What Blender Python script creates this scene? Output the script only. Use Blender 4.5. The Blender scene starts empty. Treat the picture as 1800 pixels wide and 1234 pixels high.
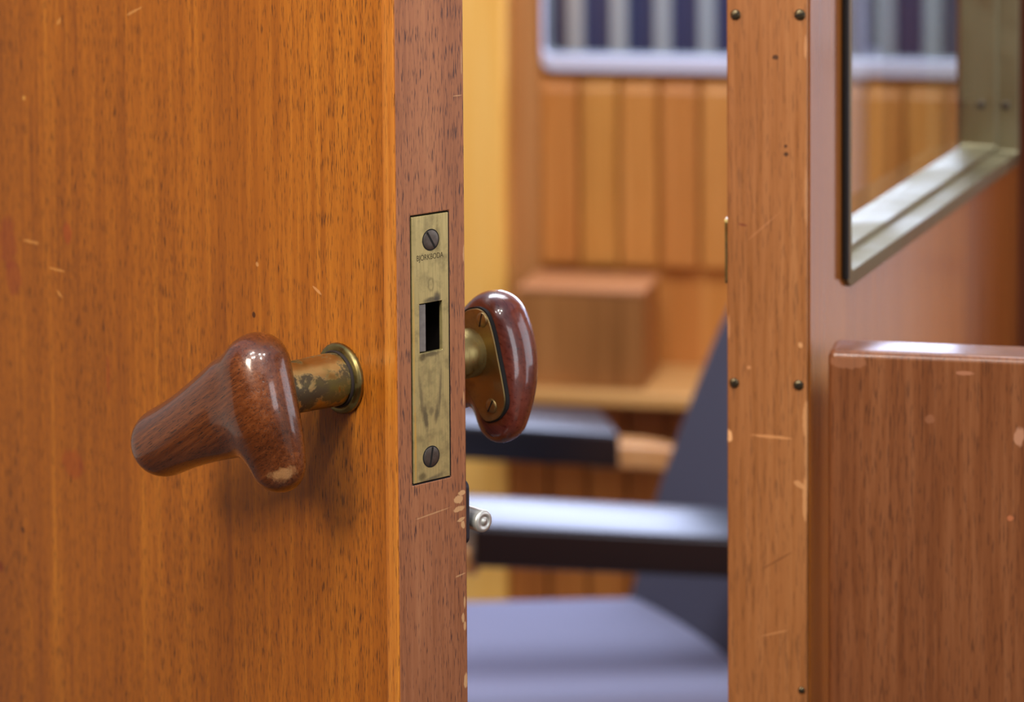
import bpy, bmesh, math, random
import numpy as np
from mathutils import Vector, Matrix
random.seed(4)
SC = bpy.context.scene
COL = SC.collection
R = math.radians

# ------------------------------------------------------------------ camera
FPX = 5000.0
CAMLOC = Vector((0, 0, 1.40))
cam_d = bpy.data.cameras.new('camera')
cam = bpy.data.objects.new('camera', cam_d)
COL.objects.link(cam)
cam_d.sensor_width = 36.0
cam_d.sensor_fit = 'HORIZONTAL'
cam_d.lens = FPX / 1800 * 36
SHY = -0.4194
cam_d.shift_y = SHY
cam_d.clip_start = 0.05
ROT = Matrix.Rotation(R(90 - 3.58), 3, 'X') @ Matrix.Rotation(R(-0.37), 3, 'Z')
cam.matrix_world = Matrix.Translation(CAMLOC) @ ROT.to_4x4()
cam_d.dof.use_dof = True
cam_d.dof.focus_distance = 1.43
cam_d.dof.aperture_fstop = 7.5
SC.camera = cam


def ray(px, py):
    return ROT @ Vector(((px - 900) / FPX, (617 - py) / FPX + SHY * 1800 / FPX, -1.0))


def at_depth(px, py, y):
    d = ray(px, py)
    return CAMLOC + d * ((y - CAMLOC.y) / d.y)


class Frame:
    """upright local frame: a = rotation about Z (degrees), o = origin"""
    def __init__(s, o, a):
        s.o = Vector(o); s.a = R(a)
        s.m = Matrix.Translation(s.o) @ Matrix.Rotation(s.a, 4, 'Z')
        s.i = s.m.inverted()

    def hit(s, px, py, axis, v):
        c = s.i @ CAMLOC
        d = s.i.to_3x3() @ ray(px, py)
        return c + d * ((v - c[axis]) / d[axis])


# ------------------------------------------------------------------ object helpers
def link(o, parent=None, frame=None, loc=None):
    COL.objects.link(o)
    if parent is not None:
        o.parent = parent
    if frame is not None:
        o.matrix_local = frame.m
    if loc is not None:
        o.location = loc
    return o


def obj(name, bm, mat, parent=None, frame=None, smooth=False, sub=0, bevel=0, loc=None, bseg=3):
    me = bpy.data.meshes.new(name)
    bm.normal_update()
    bm.to_mesh(me); bm.free()
    o = bpy.data.objects.new(name, me)
    link(o, parent, frame, loc)
    for m in (mat if isinstance(mat, (list, tuple)) else [mat]):
        me.materials.append(m)
    if smooth or bevel:
        for p in me.polygons:
            p.use_smooth = True
    if bevel:
        b = o.modifiers.new('bevel', 'BEVEL')
        b.width = bevel; b.segments = bseg; b.limit_method = 'ANGLE'; b.angle_limit = R(35)
        w = o.modifiers.new('wn', 'WEIGHTED_NORMAL'); w.keep_sharp = False
    if sub:
        s = o.modifiers.new('sub', 'SUBSURF'); s.levels = sub; s.render_levels = sub
    return o


def empty(name, parent=None, frame=None, loc=None):
    o = bpy.data.objects.new(name, None)
    o.empty_display_size = 0.05
    return link(o, parent, frame, loc)


def tag(o, label=None, cat=None, kind=None, group=None):
    if label: o['label'] = label
    if cat: o['category'] = cat
    if kind: o['kind'] = kind
    if group: o['group'] = group
    return o


def add_box(bm, lo, hi, m=None):
    vs = []
    for z in (lo[2], hi[2]):
        for x, y in ((lo[0], lo[1]), (hi[0], lo[1]), (hi[0], hi[1]), (lo[0], hi[1])):
            p = Vector((x, y, z))
            vs.append(bm.verts.new(m @ p if m else p))
    for f in ((3, 2, 1, 0), (4, 5, 6, 7), (0, 1, 5, 4), (1, 2, 6, 5), (2, 3, 7, 6), (3, 0, 4, 7)):
        bm.faces.new([vs[i] for i in f])
    return bm


def box(lo, hi):
    return add_box(bmesh.new(), lo, hi)


def add_lathe(bm, prof, m, seg=48):
    """prof: list of (axial, radius); axis = local X of matrix m"""
    rings = []
    for a, r in prof:
        if r < 1e-7:
            rings.append([bm.verts.new(m @ Vector((a, 0, 0)))])
        else:
            rings.append([bm.verts.new(m @ Vector((a, r * math.cos(2 * math.pi * k / seg), r * math.sin(2 * math.pi * k / seg)))) for k in range(seg)])
    for A, B in zip(rings, rings[1:]):
        for k in range(seg):
            j = (k + 1) % seg
            if len(A) == 1 and len(B) == 1:
                continue
            if len(A) == 1:
                bm.faces.new((A[0], B[j], B[k]))
            elif len(B) == 1:
                bm.faces.new((A[k], A[j], B[0]))
            else:
                bm.faces.new((A[k], A[j], B[j], B[k]))
    bmesh.ops.recalc_face_normals(bm, faces=bm.faces)
    return bm


def lathe(prof, m=Matrix.Identity(4), seg=48):
    return add_lathe(bmesh.new(), prof, m, seg)


def rrect(y0, z0, y1, z1, r, n=8):
    pts = []
    for cx, cz, a0 in ((y1 - r, z1 - r, 0), (y0 + r, z1 - r, 90), (y0 + r, z0 + r, 180), (y1 - r, z0 + r, 270)):
        for k in range(n + 1):
            a = R(a0 + 90 * k / n)
            pts.append((cx + r * math.cos(a), cz + r * math.sin(a)))
    return pts


def prism(loop, x0, x1):
    """loop of (y,z) extruded along x"""
    bm = bmesh.new()
    A = [bm.verts.new((x0, y, z)) for y, z in loop]
    B = [bm.verts.new((x1, y, z)) for y, z in loop]
    bm.faces.new(A); bm.faces.new(B[::-1])
    n = len(loop)
    for k in range(n):
        j = (k + 1) % n
        bm.faces.new((A[k], B[k], B[j], A[j]))
    bmesh.ops.recalc_face_normals(bm, faces=bm.faces)
    return bm


def ring_sweep(loops, close=True):
    """loops: list of closed loops (same count) of 3-D points, skinned one to the next; last joins the first if close"""
    bm = bmesh.new()
    V = [[bm.verts.new(p) for p in L] for L in loops]
    n = len(loops[0])
    prs = list(zip(V, V[1:])) + ([(V[-1], V[0])] if close else [])
    for A, B in prs:
        for k in range(n):
            j = (k + 1) % n
            try:
                bm.faces.new((A[k], A[j], B[j], B[k]))
            except ValueError:
                pass
    bmesh.ops.remove_doubles(bm, verts=bm.verts, dist=1e-6)
    bmesh.ops.recalc_face_normals(bm, faces=bm.faces)
    return bm


# ------------------------------------------------------------------ material helpers
def lin(c):
    return tuple(((v / 255) / 12.92 if v / 255 <= 0.04045 else ((v / 255 + 0.055) / 1.055) ** 2.4) for v in c) + (1,)


class NT:
    def __init__(s, name):
        s.mat = bpy.data.materials.new(name)
        s.mat.use_nodes = True
        s.t = s.mat.node_tree
        s.t.nodes.clear()
        s.out = s.n('ShaderNodeOutputMaterial')
        s.b = s.n('ShaderNodeBsdfPrincipled')
        s.t.links.new(s.b.outputs[0], s.out.inputs[0])
        s.tc = s.n('ShaderNodeTexCoord').outputs['Object']

    def n(s, typ, **kw):
        nd = s.t.nodes.new(typ)
        for k, v in kw.items():
            setattr(nd, k, v)
        return nd

    def l(s, a, b):
        s.t.links.new(a, b)

    def val(s, sock, v):
        if isinstance(v, bpy.types.NodeSocket):
            s.l(v, sock)
        else:
            sock.default_value = v

    def mapping(s, loc=(0, 0, 0), rot=(0, 0, 0), scale=(1, 1, 1), src=None, typ='POINT'):
        m = s.n('ShaderNodeMapping', vector_type=typ)
        s.l(src or s.tc, m.inputs[0])
        m.inputs['Location'].default_value = loc
        m.inputs['Rotation'].default_value = rot
        m.inputs['Scale'].default_value = scale
        return m.outputs[0]

    def noise(s, vec, scale=1, detail=3, rough=0.5, dist=0):
        n = s.n('ShaderNodeTexNoise')
        s.l(vec, n.inputs['Vector'])
        n.inputs['Scale'].default_value = scale
        n.inputs['Detail'].default_value = detail
        n.inputs['Roughness'].default_value = rough
        n.inputs['Distortion'].default_value = dist
        return n.outputs[0]

    def rng(s, v, a, b, c=0.0, d=1.0, smooth=False):
        m = s.n('ShaderNodeMapRange')
        if smooth: m.interpolation_type = 'SMOOTHSTEP'
        s.l(v, m.inputs[0])
        for i, x in enumerate((a, b, c, d)):
            m.inputs[1 + i].default_value = x
        return m.outputs[0]

    def math(s, op, a, b=0.0):
        m = s.n('ShaderNodeMath', operation=op)
        s.val(m.inputs[0], a); s.val(m.inputs[1], b)
        return m.outputs[0]

    def mix(s, f, a, b, typ='MIX'):
        m = s.n('ShaderNodeMix', data_type='RGBA', blend_type=typ)
        s.val(m.inputs[0], f); s.val(m.inputs[6], a); s.val(m.inputs[7], b)
        return m.outputs[2]

    def ramp(s, f, stops):
        r = s.n('ShaderNodeValToRGB')
        s.l(f, r.inputs[0])
        e = r.color_ramp.elements
        e[0].position, e[0].color = stops[0]
        e[1].position, e[1].color = stops[-1]
        for p, c in stops[1:-1]:
            x = e.new(p); x.color = c
        return r.outputs[0]

    def bump(s, h, dist, strength=1.0):
        b = s.n('ShaderNodeBump')
        b.inputs['Distance'].default_value = dist
        b.inputs['Strength'].default_value = strength
        s.l(h, b.inputs['Height'])
        s.l(b.outputs[0], s.b.inputs['Normal'])

    def set(s, **kw):
        for k, v in kw.items():
            s.val(s.b.inputs[k.replace('_', ' ')], v)


def wood(name, dark, mid, light, pore_col, pore=0.5, rough=0.38, coat=0.0, streak=28.0, marks=(), rot=(0, 0, 0),
         pore_scale=(1550, 105), zstretch=0.035, seed=0.0, patch=None, coat_rough=0.12, spec=0.5, boards=None):
    t = NT(name)
    base = t.mapping(loc=(seed, seed * .7, seed * .3), rot=rot)
    v1 = t.mapping(scale=(1, 1, zstretch), src=base)
    n1 = t.noise(v1, streak, 4, 0.55, 0.3)
    n2 = t.noise(v1, streak * 9, 3, 0.6, 0.2)
    n3 = t.noise(t.mapping(scale=(1, 1, .18), src=base), 7, 2)
    f = t.math('ADD', t.math('MULTIPLY', n1, 0.42), t.math('ADD', t.math('MULTIPLY', n2, 0.40), t.math('MULTIPLY', n3, 0.18)))
    c = t.ramp(f, [(0.34, lin(dark)), (0.5, lin(mid)), (0.64, lin(light))])
    if boards:
        sx = t.n('ShaderNodeSeparateXYZ'); t.l(t.tc, sx.inputs[0])
        k = t.math('FLOOR', t.math('DIVIDE', t.math('SUBTRACT', sx.outputs[0], boards[0]), boards[1]))
        wn = t.n('ShaderNodeTexWhiteNoise', noise_dimensions='1D'); t.l(t.math('ADD', k, boards[2]), wn.inputs['W'])
        c = t.mix(t.math('MULTIPLY', wn.outputs[0], .6), c, lin(boards[3]))
    # open pores of the mahogany: short dark dashes along the grain
    pv = t.mapping(scale=(pore_scale[0], pore_scale[0], pore_scale[1]), src=base)
    pn = t.noise(pv, 1, 2, 0.6)
    dens = t.noise(t.mapping(scale=(1, 1, .25), src=base), 22, 3)
    thr = t.math('ADD', pn, t.math('MULTIPLY', t.math('SUBTRACT', dens, 0.5), 0.16))
    pm = t.rng(thr, 0.555, 0.645, 0, pore)
    c = t.mix(pm, c, lin(pore_col))
    for (cen, half, r_, col, amt, ns) in marks:
        mv = t.mapping(loc=cen, rot=r_, scale=half, typ='TEXTURE')
        ln = t.n('ShaderNodeVectorMath', operation='LENGTH')
        t.l(mv, ln.inputs[0])
        nz = t.noise(t.mapping(scale=(1, 1, .6)), ns, 3, .6)
        d = t.math('ADD', ln.outputs['Value'], t.math('MULTIPLY', t.math('SUBTRACT', nz, .5), 1.1))
        c = t.mix(t.rng(d, 0.75, 1.0, amt, 0.0), c, lin(col))
    t.set(Base_Color=c, Roughness=t.rng(n2, .3, .7, rough - .05, rough + .07))
    t.b.inputs['Specular IOR Level'].default_value = spec
    if coat:
        t.b.inputs['Coat Weight'].default_value = coat
        t.b.inputs['Coat Roughness'].default_value = coat_rough
    h = t.math('SUBTRACT', t.math('MULTIPLY', n2, .5), t.math('MULTIPLY', pm, 1.0))
    t.bump(h, 0.00012, 0.5)
    return t.mat


def plain(name, col, rough=0.5, metal=0.0, var=0.0, vscale=60, bump=0.0, **kw):
    t = NT(name)
    c = lin(col)
    if var:
        n = t.noise(t.tc, vscale, 4, .6)
        c = t.mix(t.rng(n, .3, .7, 0, var), lin(col), tuple(x * .35 for x in lin(col)[:3]) + (1,))
        if bump:
            t.bump(n, bump)
    t.set(Base_Color=c, Roughness=rough, Metallic=metal, **kw)
    return t.mat


def brass(name, base, dark, amount=.5, scale=90, rough=.36, green=None, brushed=False, thr=(.45, .62)):
    t = NT(name)
    v = t.mapping(scale=(1, 1, .08)) if brushed else t.tc
    n = t.noise(v, scale, 5, .65, .4)
    c = t.mix(t.rng(n, thr[0], thr[1], 0, amount), lin(base), lin(dark))
    n2 = t.noise(t.tc, scale * .45, 3, .5)
    if green:
        c = t.mix(t.rng(n2, .5, .62, 0, .7), c, lin(green))
    met = t.rng(n, thr[0], thr[1], 1.0, 1.0 - amount * .55)
    t.set(Base_Color=c, Metallic=met, Roughness=t.rng(n, .35, .65, rough - .06, rough + .14))
    t.bump(n, .00012, .5)
    return t.mat


# ------------------------------------------------------------------ surface nets (smooth bodies from a distance field)
def surface_nets(fn, lo, hi, h, soft=0):
    n = [int(math.ceil((hi[i] - lo[i]) / h)) + 1 for i in range(3)]
    ax = [lo[i] + h * np.arange(n[i]) for i in range(3)]
    X, Y, Z = np.meshgrid(*ax, indexing='ij')
    F = fn(X, Y, Z)
    S = F < 0
    acc = np.zeros((n[0] - 1, n[1] - 1, n[2] - 1, 3)); cnt = np.zeros((n[0] - 1, n[1] - 1, n[2] - 1))
    cor = [(a, b, c) for a in (0, 1) for b in (0, 1) for c in (0, 1)]
    sl = lambda c: tuple(slice(c[i], n[i] - 1 + c[i]) for i in range(3))
    for a in cor:
        for b in cor:
            if sum(b) - sum(a) == 1 and all(b[i] >= a[i] for i in range(3)):
                fa, fb = F[sl(a)], F[sl(b)]
                m = (fa < 0) != (fb < 0)
                t = np.where(m, fa / np.where(m, fa - fb, 1), 0)
                for i in range(3):
                    acc[..., i] += np.where(m, a[i] + (b[i] - a[i]) * t, 0)
                cnt += m
    idx = -np.ones(cnt.shape, int)
    on = cnt > 0
    idx[on] = np.arange(on.sum())
    I, J, K = np.nonzero(on)
    base = np.stack([I, J, K], 1).astype(float)
    V = (base + acc[on] / cnt[on][:, None]) * h + np.array(lo)
    # relax, then project back onto the field
    Q = []
    for d in range(3):
        o1, o2 = [(1, 2), (2, 0), (0, 1)][d]
        s0 = [slice(0, n[i]) for i in range(3)]; s1 = list(s0)
        s0[d] = slice(0, n[d] - 1); s1[d] = slice(1, n[d])
        A, B = S[tuple(s0)], S[tuple(s1)]
        P = np.argwhere(A != B)
        P = P[(P[:, o1] > 0) & (P[:, o2] > 0) & (P[:, o1] < n[o1] - 1) & (P[:, o2] < n[o2] - 1)]
        fl = A[tuple(P.T)]
        e1 = np.zeros(3, int); e1[o1] = 1
        e2 = np.zeros(3, int); e2[o2] = 1
        q = np.stack([idx[tuple((P - e1 - e2).T)], idx[tuple((P - e2).T)], idx[tuple(P.T)], idx[tuple((P - e1).T)]], 1)
        q[~fl] = q[~fl][:, ::-1]
        Q.append(q)
    Q = np.concatenate(Q)
    for it in range(3):
        e = 1e-5
        f = fn(V[:, 0], V[:, 1], V[:, 2])
        g = np.stack([fn(V[:, 0] + (i == 0) * e, V[:, 1] + (i == 1) * e, V[:, 2] + (i == 2) * e) - f for i in range(3)], 1) / e
        V = V - g * (f / np.maximum((g * g).sum(1), .2))[:, None]
        if it < 2:
            s = np.zeros_like(V); c = np.zeros(len(V))
            for a, b in ((0, 1), (1, 2), (2, 3), (3, 0)):
                np.add.at(s, Q[:, a], V[Q[:, b]]); np.add.at(c, Q[:, a], 1)
                np.add.at(s, Q[:, b], V[Q[:, a]]); np.add.at(c, Q[:, b], 1)
            V = .5 * V + .5 * s / c[:, None]
    for it in range(soft):
        s = np.zeros_like(V); c = np.zeros(len(V))
        for a, b in ((0, 1), (1, 2), (2, 3), (3, 0)):
            np.add.at(s, Q[:, a], V[Q[:, b]]); np.add.at(c, Q[:, a], 1)
            np.add.at(s, Q[:, b], V[Q[:, a]]); np.add.at(c, Q[:, b], 1)
        V = .5 * V + .5 * s / c[:, None]
    return V, Q


def nets_bm(V, Q):
    bm = bmesh.new()
    vs = [bm.verts.new(v) for v in V]
    for q in Q:
        try:
            bm.faces.new([vs[i] for i in q])
        except ValueError:
            pass
    bmesh.ops.recalc_face_normals(bm, faces=bm.faces)
    return bm


def poly_sdf(P):
    P = np.array(P); A, B = P, np.roll(P, -1, 0)

    def f(y, z):
        sh = y.shape
        y = y.ravel(); z = z.ravel()
        best = np.full(y.shape, 1e9); ins = np.zeros(y.shape, bool)
        for (ay, az), (by, bz) in zip(A, B):
            ey, ez = by - ay, bz - az
            t = np.clip(((y - ay) * ey + (z - az) * ez) / (ey * ey + ez * ez), 0, 1)
            best = np.minimum(best, (y - ay - t * ey) ** 2 + (z - az - t * ez) ** 2)
            c = ((az > z) != (bz > z))
            with np.errstate(divide='ignore', invalid='ignore'):
                xi = ay + (z - az) * ey / (ez if ez else 1e-12)
            ins ^= c & (y < xi)
        return (np.sqrt(best) * np.where(ins, -1, 1)).reshape(sh)
    return f


def catmull(P, n=6):
    out = []
    N = len(P)
    for i in range(N):
        p0, p1, p2, p3 = (Vector(P[(i + k) % N]) for k in (-1, 0, 1, 2))
        for k in range(n):
            t = k / n
            out.append(tuple(0.5 * ((2 * p1) + (p2 - p0) * t + (2 * p0 - 5 * p1 + 4 * p2 - p3) * t * t + (3 * p1 - p0 - 3 * p2 + p3) * t ** 3)))
    return out


# ------------------------------------------------------------------ materials
CHIP = (214, 168, 118)
rz = lambda d: (R(d), 0, 0)

# ================================================================== DOOR 1 (the open leaf)
TH = 42.0
seam = at_depth(697, 617, 1.40)
D = Frame((seam.x, seam.y, 0), TH)
q = D.hit(819, 617, 1, 0.0)
T = q.x                         # leaf thickness
print('thickness', T)


def dl(px, py, axis, v):
    return D.hit(px, py, axis, v)


m_face = []
for (px, py, hy, hz, a, col, amt) in (
        (55, 425, .0105, .0011, 0, (228, 160, 80), .55), (100, 474, .0085, .0009, 0, (228, 160, 80), .6), (105, 517, .004, .0011, 30, (228, 160, 80), .6),
        (235, 20, .009, .0009, -20, (220, 160, 90), .5), (103, 38, .0035, .0016, -40, (225, 160, 80), .5), (118, 410, .0048, .007, 0, (165, 66, 30), .5),
        (14, 425, .010, .018, 0, (140, 50, 34), .4), (24, 488, .009, .012, 0, (140, 50, 34), .4), (128, 815, .013, .009, 0, (158, 62, 25), .4), (190, 660, .0016, .012, 0, (150, 60, 30), .5),
        (557, 510, .004, .0009, 25, (225, 165, 105), .6), (446, 553, .0015, .0017, 0, (60, 28, 14), .9), (40, 931, .002, .002, 0, (60, 25, 12), .9),
        (42, 172, .002, .0016, 0, (230, 170, 80), .6), (452, 465, .0016, .0016, 30, (225, 165, 100), .6), (0, 995, .004, .004, 0, (120, 40, 20), .6)):
    p = dl(px, py, 0, 0.0)
    m_face.append(((0, p.y, p.z), (.002, hy, hz), rz(a), col, amt, 260))
for (px, py, hx, hz, a, amt) in ((812, 866, .0035, .0020, 0, .95), (806, 878, .0048, .0030, 0, .9), (806, 895, .0062, .0022, 8, .85), (811, 913, .0042, .0014, 12, .9),
                                 (814, 922, .002, .003, 0, .9), (760, 903, .018, .0006, 5, .55), (809, 1011, .005, .0007, 8, .6), (814, 1086, .0016, .0040, 0, .9),
                                 (817, 1100, .0013, .0035, 0, .9), (819, 1196, .0022, .0058, 0, .95), (816, 447, .0014, .0075, 0, .8), (817, 1058, .001, .005, 0, .8),
                                 (805, 168, .0048, .0004, 0, .7), (811, 110, .0006, .012, 0, .6), (815, 700, .0006, .006, 0, .7)):
    p = dl(px, py, 1, 0.0)
    m_face.append(((p.x, 0, p.z), (hx * .72, .002, hz * .72), (0, R(-a), 0), CHIP, amt, 420))

M_DOOR = wood('door_mahogany_veneer', (138, 74, 18), (170, 97, 23), (196, 120, 33), (62, 32, 14), pore=.85, rough=.42, coat=.15, coat_rough=.35, spec=.35, marks=[m for m in m_face if m[0][0] == 0], seed=1.3)
M_EDGE = wood('door_edge_mahogany', (140, 86, 54), (164, 106, 70), (180, 122, 82), (70, 46, 44), pore=.9, rough=.5, marks=[m for m in m_face if m[0][1] == 0], seed=4.1, pore_scale=(1500, 100), streak=60)
M_LIP = wood('door_lipping', (160, 88, 22), (192, 114, 34), (214, 140, 52), (90, 48, 20), pore=.6, rough=.4, coat=.2, seed=7.7)
M_GROOVE = plain('dark_gap', (34, 24, 20), .8)
M_BRASS_PLATE = brass('aged_lock_brass', (176, 160, 104), (126, 110, 66), .55, 130, .42, brushed=True)
M_BRASS_NECK = brass('patinated_brass', (196, 178, 122), (60, 54, 46), .9, 85, .34, green=(118, 110, 44), thr=(.5, .57))
M_BRASS_ROSE = brass('rose_brass', (150, 136, 84), (70, 64, 46), .8, 50, .3, thr=(.48, .62))
M_BRASS_BACK = brass('dull_brown_brass', (168, 146, 98), (122, 98, 68), .8, 40, .45)
M_STEEL_SCREW = plain('tarnished_screw_steel', (112, 106, 98), .42, .9, var=.35, vscale=500)
M_SLOT = plain('screw_slot_black', (14, 12, 11), .9)
M_STEEL = plain('bright_bolt_steel', (222, 226, 220), .38, .7, var=.2, vscale=260)
M_LATCH = plain('latch_steel', (170, 168, 164), .38, .8, var=.4, vscale=300)
M_BLACK = plain('lock_interior', (7, 8, 12), .8)
M_BOLTPLATE = plain('dark_bolt_plate', (58, 54, 62), .5, .4)

door = empty('door_1', frame=D)
tag(door, 'open mahogany veneered door leaf with brass mortise lock in its edge and wooden grips', 'door', 'structure')
DW, DZ0, DZ1 = .74, .012, 1.98
r_ = .0016
# leaf: core with the two veneered faces and the solid edge, lipping strip at the front arris
bm = bmesh.new()
lipw = dl(676, 617, 0, 0.0).y
# pocket for the lock in the edge
pl = [dl(723.6, 382, 1, 0), dl(787.8, 373, 1, 0), dl(726.7, 850, 1, 0), dl(790, 837, 1, 0)]
px0 = (pl[0].x + pl[2].x) / 2; px1 = (pl[1].x + pl[3].x) / 2
pz1 = (pl[0].z + pl[1].z) / 2; pz0 = (pl[2].z + pl[3].z) / 2
print('plate', px0, px1, pz0, pz1, 'w', px1 - px0, 'h', pz1 - pz0)
lo_ = [dl(737, 534, 1, 0), dl(776.8, 528.6, 1, 0), dl(737.3, 621.5, 1, 0), dl(777.2, 615, 1, 0)]
ox0 = (lo_[0].x + lo_[2].x) / 2; ox1 = (lo_[1].x + lo_[3].x) / 2
oz1 = (lo_[0].z + lo_[1].z) / 2; oz0 = (lo_[2].z + lo_[3].z) / 2


def pocket_box(bm, W, pocket, depth, mi_edge, mi_other, T_):
    """door slab, x 0..T_, y 0..W; a pocket cut into the y=0 face"""
    x = [0, pocket[0], pocket[1], T_]; z = [DZ0, pocket[2], pocket[3], DZ1]
    g = [[bm.verts.new((a, 0, b)) for b in z] for a in x]
    for i in range(3):
        for j in range(3):
            if (i, j) == (1, 1): continue
            f = bm.faces.new((g[i][j], g[i + 1][j], g[i + 1][j + 1], g[i][j + 1])); f.material_index = mi_edge
    inn = [(1, 1), (2, 1), (2, 2), (1, 2)]
    d = [bm.verts.new((x[i], depth, z[j])) for i, j in inn]
    for k in range(4):
        a, b = inn[k], inn[(k + 1) % 4]
        f = bm.faces.new((g[a[0]][a[1]], g[b[0]][b[1]], d[(k + 1) % 4], d[k])); f.material_index = 2
    f = bm.faces.new(d); f.material_index = 2
    bk = {}
    for i in (0, 3):
        for j in (0, 3):
            bk[i, j] = bm.verts.new((x[i], W, z[j]))
    f = bm.faces.new([g[0][j] for j in range(4)] + [bk[0, 3], bk[0, 0]]); f.material_index = mi_other
    f = bm.faces.new([g[3][j] for j in range(4)] + [bk[3, 3], bk[3, 0]]); f.material_index = mi_other
    f = bm.faces.new([g[i][3] for i in range(4)] + [bk[3, 3], bk[0, 3]]); f.material_index = mi_other
    f = bm.faces.new([g[i][0] for i in range(4)] + [bk[3, 0], bk[0, 0]]); f.material_index = mi_other
    f = bm.faces.new([bk[0, 0], bk[0, 3], bk[3, 3], bk[3, 0]]); f.material_index = mi_other
    bmesh.ops.recalc_face_normals(bm, faces=bm.faces)


gp = .0004
pocket_box(bm, DW, (px0 - gp, px1 + gp, pz0 - gp, pz1 + gp), .045, 1, 0, T)
# lipping seam: hairline groove strip along the front arris
leaf = obj('door_leaf', bm, [M_DOOR, M_EDGE, M_GROOVE], door, bevel=.0011)
lip = obj('edge_lipping', box((-.0003, .0004, DZ0), (.0012, lipw, DZ1)), M_LIP, door, bevel=.0005)
lip['label'] = 'paler wood lipping strip'

# ---- mortise lock: forend plate with a latch opening
bm = bmesh.new()
x = [px0, ox0, ox1, px1]; z = [pz0, oz0, oz1, pz1]
yf, yb = -.0002, .0022
ga = [[bm.verts.new((a, yf, b)) for b in z] for a in x]
gb = [[bm.verts.new((a, yb, b)) for b in z] for a in x]
for i in range(3):
    for j in range(3):
        if (i, j) == (1, 1): continue
        bm.faces.new((ga[i][j], ga[i + 1][j], ga[i + 1][j + 1], ga[i][j + 1]))
        bm.faces.new((gb[i][j + 1], gb[i + 1][j + 1], gb[i + 1][j], gb[i][j]))
for k in range(3):
    bm.faces.new((ga[k][0], gb[k][0], gb[k + 1][0], ga[k + 1][0]))
    bm.faces.new((ga[k][3], ga[k + 1][3], gb[k + 1][3], gb[k][3]))
    bm.faces.new((ga[0][k], ga[0][k + 1], gb[0][k + 1], gb[0][k]))
    bm.faces.new((ga[3][k], gb[3][k], gb[3][k + 1], ga[3][k + 1]))
for (a, b) in (((1, 1), (2, 1)), ((2, 1), (2, 2)), ((2, 2), (1, 2)), ((1, 2), (1, 1))):
    bm.faces.new((ga[a[0]][a[1]], gb[a[0]][a[1]], gb[b[0]][b[1]], ga[b[0]][b[1]]))
bmesh.ops.recalc_face_normals(bm, faces=bm.faces)
# scuffs on the brass: the U-shaped rub marks and the dark halo round the opening
t = NT('lock_plate_brass')
n = t.noise(t.mapping(scale=(1, 1, .06)), 900, 4, .6)
nb = t.noise(t.tc, 110, 4, .6)
c = t.mix(t.rng(n, .35, .68, 0, .5), lin((206, 192, 132)), lin((164, 150, 98)))
c = t.mix(t.rng(nb, .48, .66, 0, .5), c, lin((128, 118, 84)))


def blot(c, px, py, hx, hz, a, col, amt, hollow=False):
    p = dl(px, py, 1, 0)
    mv = t.mapping(loc=(p.x, 0, p.z), rot=(0, R(-a), 0), scale=(hx, .01, hz), typ='TEXTURE')
    ln = t.n('ShaderNodeVectorMath', operation='LENGTH'); t.l(mv, ln.inputs[0])
    d = t.math('ADD', ln.outputs['Value'], t.math('MULTIPLY', t.math('SUBTRACT', t.noise(t.tc, 420, 3, .6), .5), .5))
    f = t.math('MULTIPLY', t.rng(d, .55, 1.1, amt, 0, True), t.rng(d, .45, .85, 0, 1, True)) if hollow else t.rng(d, .3, 1.0, amt, 0, True)
    return t.mix(f, c, lin(col))


for a in ((758, 527, .007, .0022, 0, (70, 66, 62), .75), (768, 523, .003, .0045, 0, (74, 70, 70), .75), (757, 622, .0075, .0018, 0, (66, 58, 46), .7),
          (742, 628, .0032, .003, 0, (70, 60, 44), .7), (748, 735, .0022, .009, 8, (92, 86, 70), .8), (767, 728, .0018, .0065, -8, (92, 86, 70), .7),
          (758, 722, .0022, .003, 0, (96, 90, 72), .5), (740, 700, .0015, .018, 6, (112, 104, 80), .6), (773, 692, .0011, .018, -4, (112, 104, 80), .6),
          (768, 420, .0032, .011, 0, (110, 100, 66), .55), (727, 600, .0009, .05, 0, (226, 190, 100), .7), (730, 790, .0011, .03, 0, (232, 186, 90), .7),
          (750, 846, .016, .0018, 12, (80, 78, 76), .6), (742, 838, .004, .003, 0, (90, 84, 60), .6)):
    c = blot(c, *a)
c = blot(c, 757, 500, .0022, .0042, 0, (90, 82, 58), .6, True)
c = blot(c, 758, 672, .0080, .0200, 0, (120, 112, 84), .45, True)
t.set(Base_Color=c, Metallic=.68, Roughness=t.rng(n, .3, .7, .36, .5))
t.bump(n, .00004, .6)
lock = obj('lock_plate', bm, t.mat, door, bevel=.00025)
lock['label'] = 'aged brass forend of the mortise lock'

# lock interior and latch
obj('lock_case', add_box(bmesh.new(), (ox0 - .001, .018, oz0 - .001), (ox1 + .001, .040, oz1 + .001)), M_BLACK, lock)
bm = bmesh.new()
lx1 = ox0 + (ox1 - ox0) * .43
# sprung latch, its nose bevelled
vs = [(ox0 + .0006, .014), (ox0 + .0008, .0012), (lx1 - .0018, .0006), (lx1, .0030), (lx1, .014)]
A = [bm.verts.new((a, b, oz0 + .0004)) for a, b in vs]; B = [bm.verts.new((a, b, oz1 - .0006)) for a, b in vs]
bm.faces.new(A); bm.faces.new(B[::-1])
for k in range(5):
    bm.faces.new((A[k], B[k], B[(k + 1) % 5], A[(k + 1) % 5]))
bmesh.ops.recalc_face_normals(bm, faces=bm.faces)
obj('latch', bm, M_LATCH, lock, bevel=.0004)['label'] = 'dark steel latch'


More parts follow.
